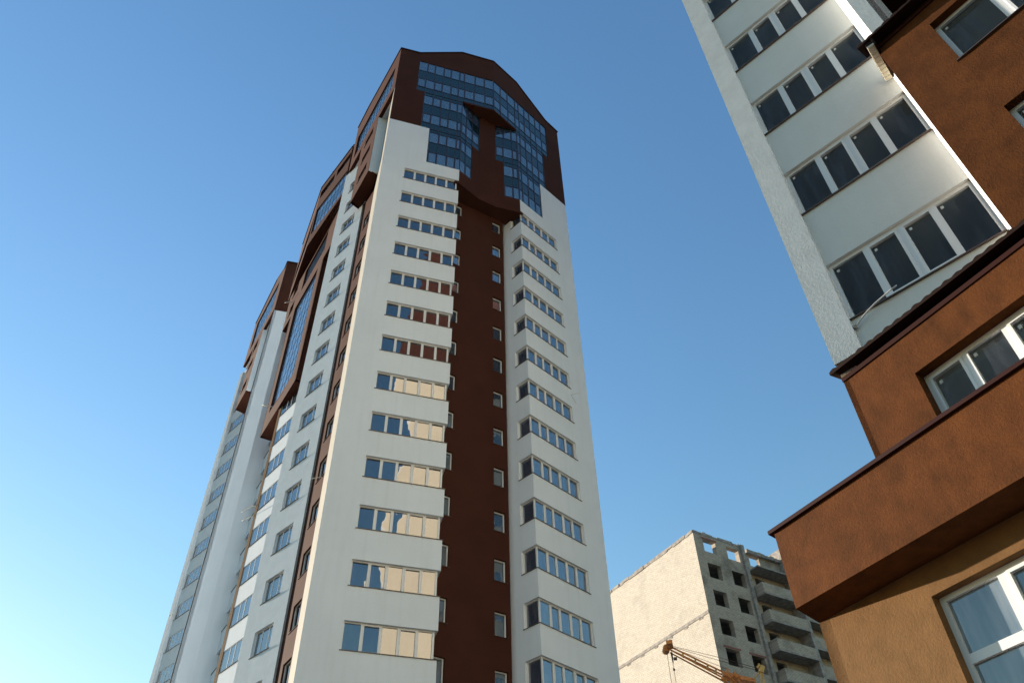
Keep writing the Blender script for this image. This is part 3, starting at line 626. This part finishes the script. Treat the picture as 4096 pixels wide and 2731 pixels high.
# =================================================================== BRICK BUILDING
BO = pol(13.88, 76.7); BR_ = P(BO, 58.8); BLp = P(BO, 148.2)
T4 = thing('brick_building', 'unfinished pale brick apartment block with empty window openings and bare concrete balconies', 'building', (20, 82))
c1 = [rect(1.2, 2.95, 42.42-3.0*k, 44.07-3.0*k) for k in range(13)]; c2 = [rect(4.45, 6.15, 42.40-3.0*k, 44.0-3.0*k) for k in range(13)]
tp = [rect(1.2, 2.9, 45.4, 46.85), rect(4.42, 6.1, 45.36, 46.8)]
mb = MB(); mb.panel(BR_, [(0, 0), (6.45, 0), (6.45, 47.3), (3.8, 47.25), (3.7, 47.45), (0, 47.5)], c1+c2+tp, thick=.55)
lw = [rect(8.0, 9.4, 42.9-3.0*k, 44.2-3.0*k) for k in range(13)]
mb.panel(BR_, rect(6.85, 12.4, 0, 47.0), lw+[rect(7.9, 9.4, 45.65, 46.9)], thick=.4, n0=-.35)
mb.build('side_brick_wall', 'brick_shaded', T4)
mb = MB(); mb.panel(BLp, [(0, 0), (0, 47.35), (-15.5, 47.35), (-15.5, 0)], thick=.5, n0=.0)
mb.build('end_brick_wall', 'brick_lit', T4)
# weathered concrete and rubble line along the top of the end wall, and the ledge lower down
mb = MB(); random.seed(3); u = 0.0
while u > -15.4:
    w_ = random.uniform(.5, 1.3); h_ = random.uniform(.22, .42)
    mb.box(BLp, u-w_, u-.03, 47.35-random.uniform(.05, .2), 47.35+h_*.6, -.5, random.uniform(.03, .1))
    if random.random() < .5: mb.box(BLp, u-w_*.6, u-w_*.3, 47.35+h_*.6, 47.35+h_*.6+random.uniform(.06, .2), -.4, -.1)
    u -= w_
mb.build('top_slab_edge', 'concrete', T4)
mb = MB(); mb.box(BLp, -15.4, -.01, 38.3, 38.62, .003, .05)
u = -1.0
while u > -15: mb.box(BLp, u-.5, u, 38.1, 38.25, .003, .04); u -= random.uniform(1.5, 3)
mb.build('ledge_band', 'concrete', T4)
mb = MB()
mb.box(BR_, 6.45, 6.86, 0, 47.5, -.6, .28)
mb.box(BR_, 12.38, 12.75, 0, 48.6, -1.9, 1.25)
u = .02
while u < 12:
    w_ = random.uniform(.3, .9); 
    if not 6.3 < u < 6.9: mb.box(BR_, u, u+w_-.03, 47.28 if u < 6.4 else 46.98, 47.5+random.uniform(0, .2) if u < 6.4 else 47.3+random.uniform(0, .2), -.5, .03)
    u += w_
for k in range(0, 14): mb.box(BR_, .02, 6.99, 44.6-3*k, 44.82-3*k, -14.0, -.56)   # floor slabs
for k in range(0, 14): mb.box(BR_, 6.9, 12.4, 44.62-3*k, 44.84-3*k, -14.0, -.76)
mb.build('concrete_frame', 'concrete', T4)
MB().box(BR_, 1.0, 3.1, 46.88, 47.06, .003, .03).build('lintel', 'lintel', T4, BR_.pt(2, 46.9))
for (a_, b_, zt) in ((1.0, 3.2, 35.12), (4.2, 6.35, 35.05)):
    li = MB().box(BR_, a_, b_, zt, zt+.18, .003, .04).build('lintel', 'lintel', T4, BR_.pt(a_, zt))
    for k in range(1, 10): copy_tree(li, T4, (0, 0, -3.0*k))
mb = MB(); d_ = BR_.xy(-0, -15); mb.box(BR_, .5, 30, 0, 46.5, -14.4, -14.0); mb.box(BR_, 29.7, 30, 0, 46.5, -14, 0); mb.build('rear_brick_wall', 'brick_shaded', T4)
sl_ = MB(); sl_.box(BR_, 7.1, 12.37, 44.55, 44.72, -.34, 1.3); sl_.build('balcony_slab', 'concrete', T4, BR_.pt(9, 44.5))
def balcony(k):
    z = 41.7-3.0*k
    s = MB(); s.box(BR_, 7.1, 12.37, z-.18, z, -.34, 1.3); so = s.build('balcony_slab', 'concrete', T4, BR_.pt(9, z))
    s = MB(); s.box(BR_, 7.1, 12.37, z+.002, z+1.1, 1.12, 1.28); s.box(BR_, 7.1, 7.26, z+.002, z+1.1, -.34, 1.12); s.build('balcony_parapet', 'brick_shaded', so, BR_.pt(9, z))
    return so
b0 = balcony(0)
for k in range(1, 12): copy_tree(b0, T4, (0, 0, -3.0*k))
mb = MB()
for k in range(0, 13):
    z = 40.2-3.0*k; mb.box(BR_, 12.76, 20, z, z+1.15, .75, .95)
mb.box(BR_, 12.76, 20, 0, 41.9, -.6, -.4)
mb.build('loggia_parapet', 'brick_shaded', T4)
mb = MB()
for k in range(0, 13): z = 40.2-3.0*k; mb.box(BR_, 12.76, 20, z-.2, z-.004, -.38, .97)
mb.box(BR_, 19.9, 20.2, 0, 43, -1, 1.2); mb.build('loggia_slab', 'concrete', T4)

# =================================================================== CRANE
cb = Vector((12.6, 43.2)); T5 = thing('crane', 'rusty orange crane with twin-chord boom in front of the brick wall', 'crane', (12.6, 43.2))
up = [(8.30, 44.23, 21.50), (10.85, 43.67, 19.74), (12.3, 43.33, 19.05)]; lo = [(8.28, 44.23, 21.32), (10.71, 43.71, 19.50), (11.6, 43.5, 18.85)]
bm_ = MB(); bm_.tube(up, .042, 6, .06); bm_.tube(lo, .038, 6, .055)
off = Vector((.1, .45, 0))
bm_.tube([Vector(q)+off for q in up], .042, 6, .06); bm_.tube([Vector(q)+off for q in lo], .038, 6, .055)
bm_.build('boom', 'crane', T5)
br = MB()
for (x, y, z) in ((8.97, 44.1, 20.94), (9.57, 43.97, 20.5), (10.15, 43.84, 20.1), (10.53, 43.75, 19.82)):
    br.tube([(x+.03, y, z+.10), (x-.03, y, z-.14)], .05, 4); br.tube([(x, y, z), Vector((x, y, z))+off], .035, 4)
br.build('boom_brace', 'crane_yellow', T5)
hd = MB(); hd.tube([(8.16, 44.2, 21.40), (8.16, 44.7, 21.40)], .20, 12); hd.box(P((8.16, 44.1), 101), 0, .35, 21.28, 21.5, -.1, .6); hd.build('boom_head', 'crane', T5)
jt = MB()
jt.hexa([(10.85, 43.6, 19.74), (12.4, 43.2, 19.12), (12.4, 43.2, 18.93), (10.85, 43.6, 19.52)], [(10.9, 44.1, 19.74), (12.45, 43.7, 19.12), (12.45, 43.7, 18.93), (10.9, 44.1, 19.52)])
jt.tube([(11.08, 43.6, 19.4), (11.14, 43.6, 19.85)], .06, 6); jt.tube([(11.0, 43.55, 19.6), (11.7, 43.4, 18.6)], .05, 5); jt.tube([(11.4, 43.45, 19.6), (11.75, 43.4, 18.7)], .06, 5); jt.tube([(11.35, 43.4, 19.45), (11.6, 43.4, 19.3)], .14, 8)
jt.tube([(10.7, 43.6, 19.35), (10.95, 43.6, 19.2)], .12, 6)
jt.build('boom_joint', 'crane', T5)
ms = MB(); ms.tube([(12.80, 43.14, 19.6), (12.64, 43.18, 18.7), (12.2, 43.2, 15)], .05, 6); ms.tube([(12.84, 43.14, 19.6), (12.80, 43.14, 18.7), (12.9, 43.2, 15)], .05, 6)
ms.tube([(12.80, 43.14, 19.5), (12.25, 43.3, 19.08)], .03, 5); ms.tube([(12.76, 43.14, 19.42), (12.9, 43.14, 19.75)], .15, 8); ms.tube([(12.75, 43.1, 19.75), (12.60, 43.1, 19.68)], .07, 6); ms.tube([(12.74, 43.1, 19.88), (12.78, 43.1, 19.68)], .05, 6)
for k in range(5):
    z0_, z1_ = 15-3*k, 12-3*k
    for sx, sy in ((-.6, -.6), (.6, -.6), (.6, .6), (-.6, .6)): ms.tube([(12.55+sx, 43.4+sy, z0_+(2.5 if k == 0 else 0)), (12.55+sx, 43.4+sy, z1_)], .06, 6)
    for (a_, b_) in (((-.6, -.6), (.6, -.6)), ((.6, -.6), (.6, .6)), ((.6, .6), (-.6, .6)), ((-.6, .6), (-.6, -.6))):
        ms.tube([(12.55+a_[0], 43.4+a_[1], z0_), (12.55+b_[0], 43.4+b_[1], z1_)], .035, 4)
ms.build('mast', 'crane_yellow', T5)
bs_ = MB(); bs_.box(P((12.55, 43.4), 90), -1.6, 1.6, 0, .5, -1.6, 1.6); bs_.build('base', 'concrete', T5)
cabm = MB()
for l in ([(8.30, 44.2, 21.52), (10.80, 43.68, 20.54), (12.76, 43.14, 19.6)], [(8.30, 44.2, 21.48), (10.77, 43.69, 20.37), (12.74, 43.14, 19.5)], [(8.3, 44.2, 21.45), (10.83, 43.68, 20.02), (11.2, 43.6, 19.8)],
          [(8.14, 44.25, 21.3), (8.11, 44.26, 17)], [(8.39, 44.21, 21.2), (8.37, 44.21, 20.5), (8.37, 44.21, 17)]): cabm.tube(l, .013, 4)
cabm.build('wire_rope', 'steel', T5)
hk = MB(); hk.tube([(8.38, 44.2, 21.1), (8.38, 44.2, 20.95), (8.38, 44.2, 20.7), (8.38, 44.2, 20.5)], .07, 6, .03); hk.tube([(8.375, 44.2, 20.1), (8.375, 44.2, 20.2)], .06, 8); hk.box(P((8.45, 44.2), 90), 0, .18, 20.68, 20.82, -.06, .06); hk.build('hook_block', 'steel', T5)

# =================================================================== loose cables sticking out of the walls
def cable(pts, r, label):
    mb = MB(); mb.tube(pts, r, 5); o = mb.build('cable_sleeve', 'rope', None, pts[0], smooth=True); tag(o, label, 'cable', 'loose cable ends sticking out of the tower walls')
cable([(-20.62, 53.3, 62.6), (-21.01, 52.99, 62.60), (-21.33, 52.86, 62.66), (-21.63, 52.74, 62.86)], .045, 'white cable end curling up below the brown crown on the tower side')
cable([(-20.6, 53.2, 60.05), (-20.86, 51.97, 60.0), (-21.32, 51.78, 59.93), (-21.71, 51.62, 59.70)], .045, 'long white cable end under the curled one, beside the brown crown of the farther tower')
cable([(-19.1, 49.9, 44.5), (-19.48, 49.29, 44.51), (-19.91, 49.12, 44.44), (-20.26, 48.98, 44.50)], .04, 'white cable end poking out at the foot of the tall side glazing')
cable([(-30.2, 67.6, 36.2), (-30.71, 67.32, 36.08), (-31.17, 67.11, 35.88)], .04, 'thin grey cable end on the outermost left edge of the farther tower')
cable([(-18.2, 47.6, 33.9), (-18.48, 47.53, 33.88), (-18.82, 47.4, 33.56), (-19.03, 47.32, 33.27)], .03, 'upper white cable end bending down from the brown pier')
cable([(-18.2, 47.6, 33.1), (-18.46, 47.54, 32.97), (-18.62, 47.48, 32.86), (-18.88, 47.38, 32.6)], .03, 'lower white cable end on the brown pier, under the bent one')
cable([(-10.9, 38.0, 28.9), (-10.94, 37.43, 28.82), (-11.24, 37.34, 28.71), (-11.59, 37.24, 28.58)], .03, 'white cable end crossing the dark brown slot beside the left wing')
cable([(4.2, 40.9, 36.6), (3.76, 39.82, 36.54), (4.09, 39.79, 36.58), (4.42, 39.76, 36.68)], .012, 'thin dark wire sticking out of the right wing near its windows')
for o in bpy.data.objects:
    if '_w' in o: del o['_w']
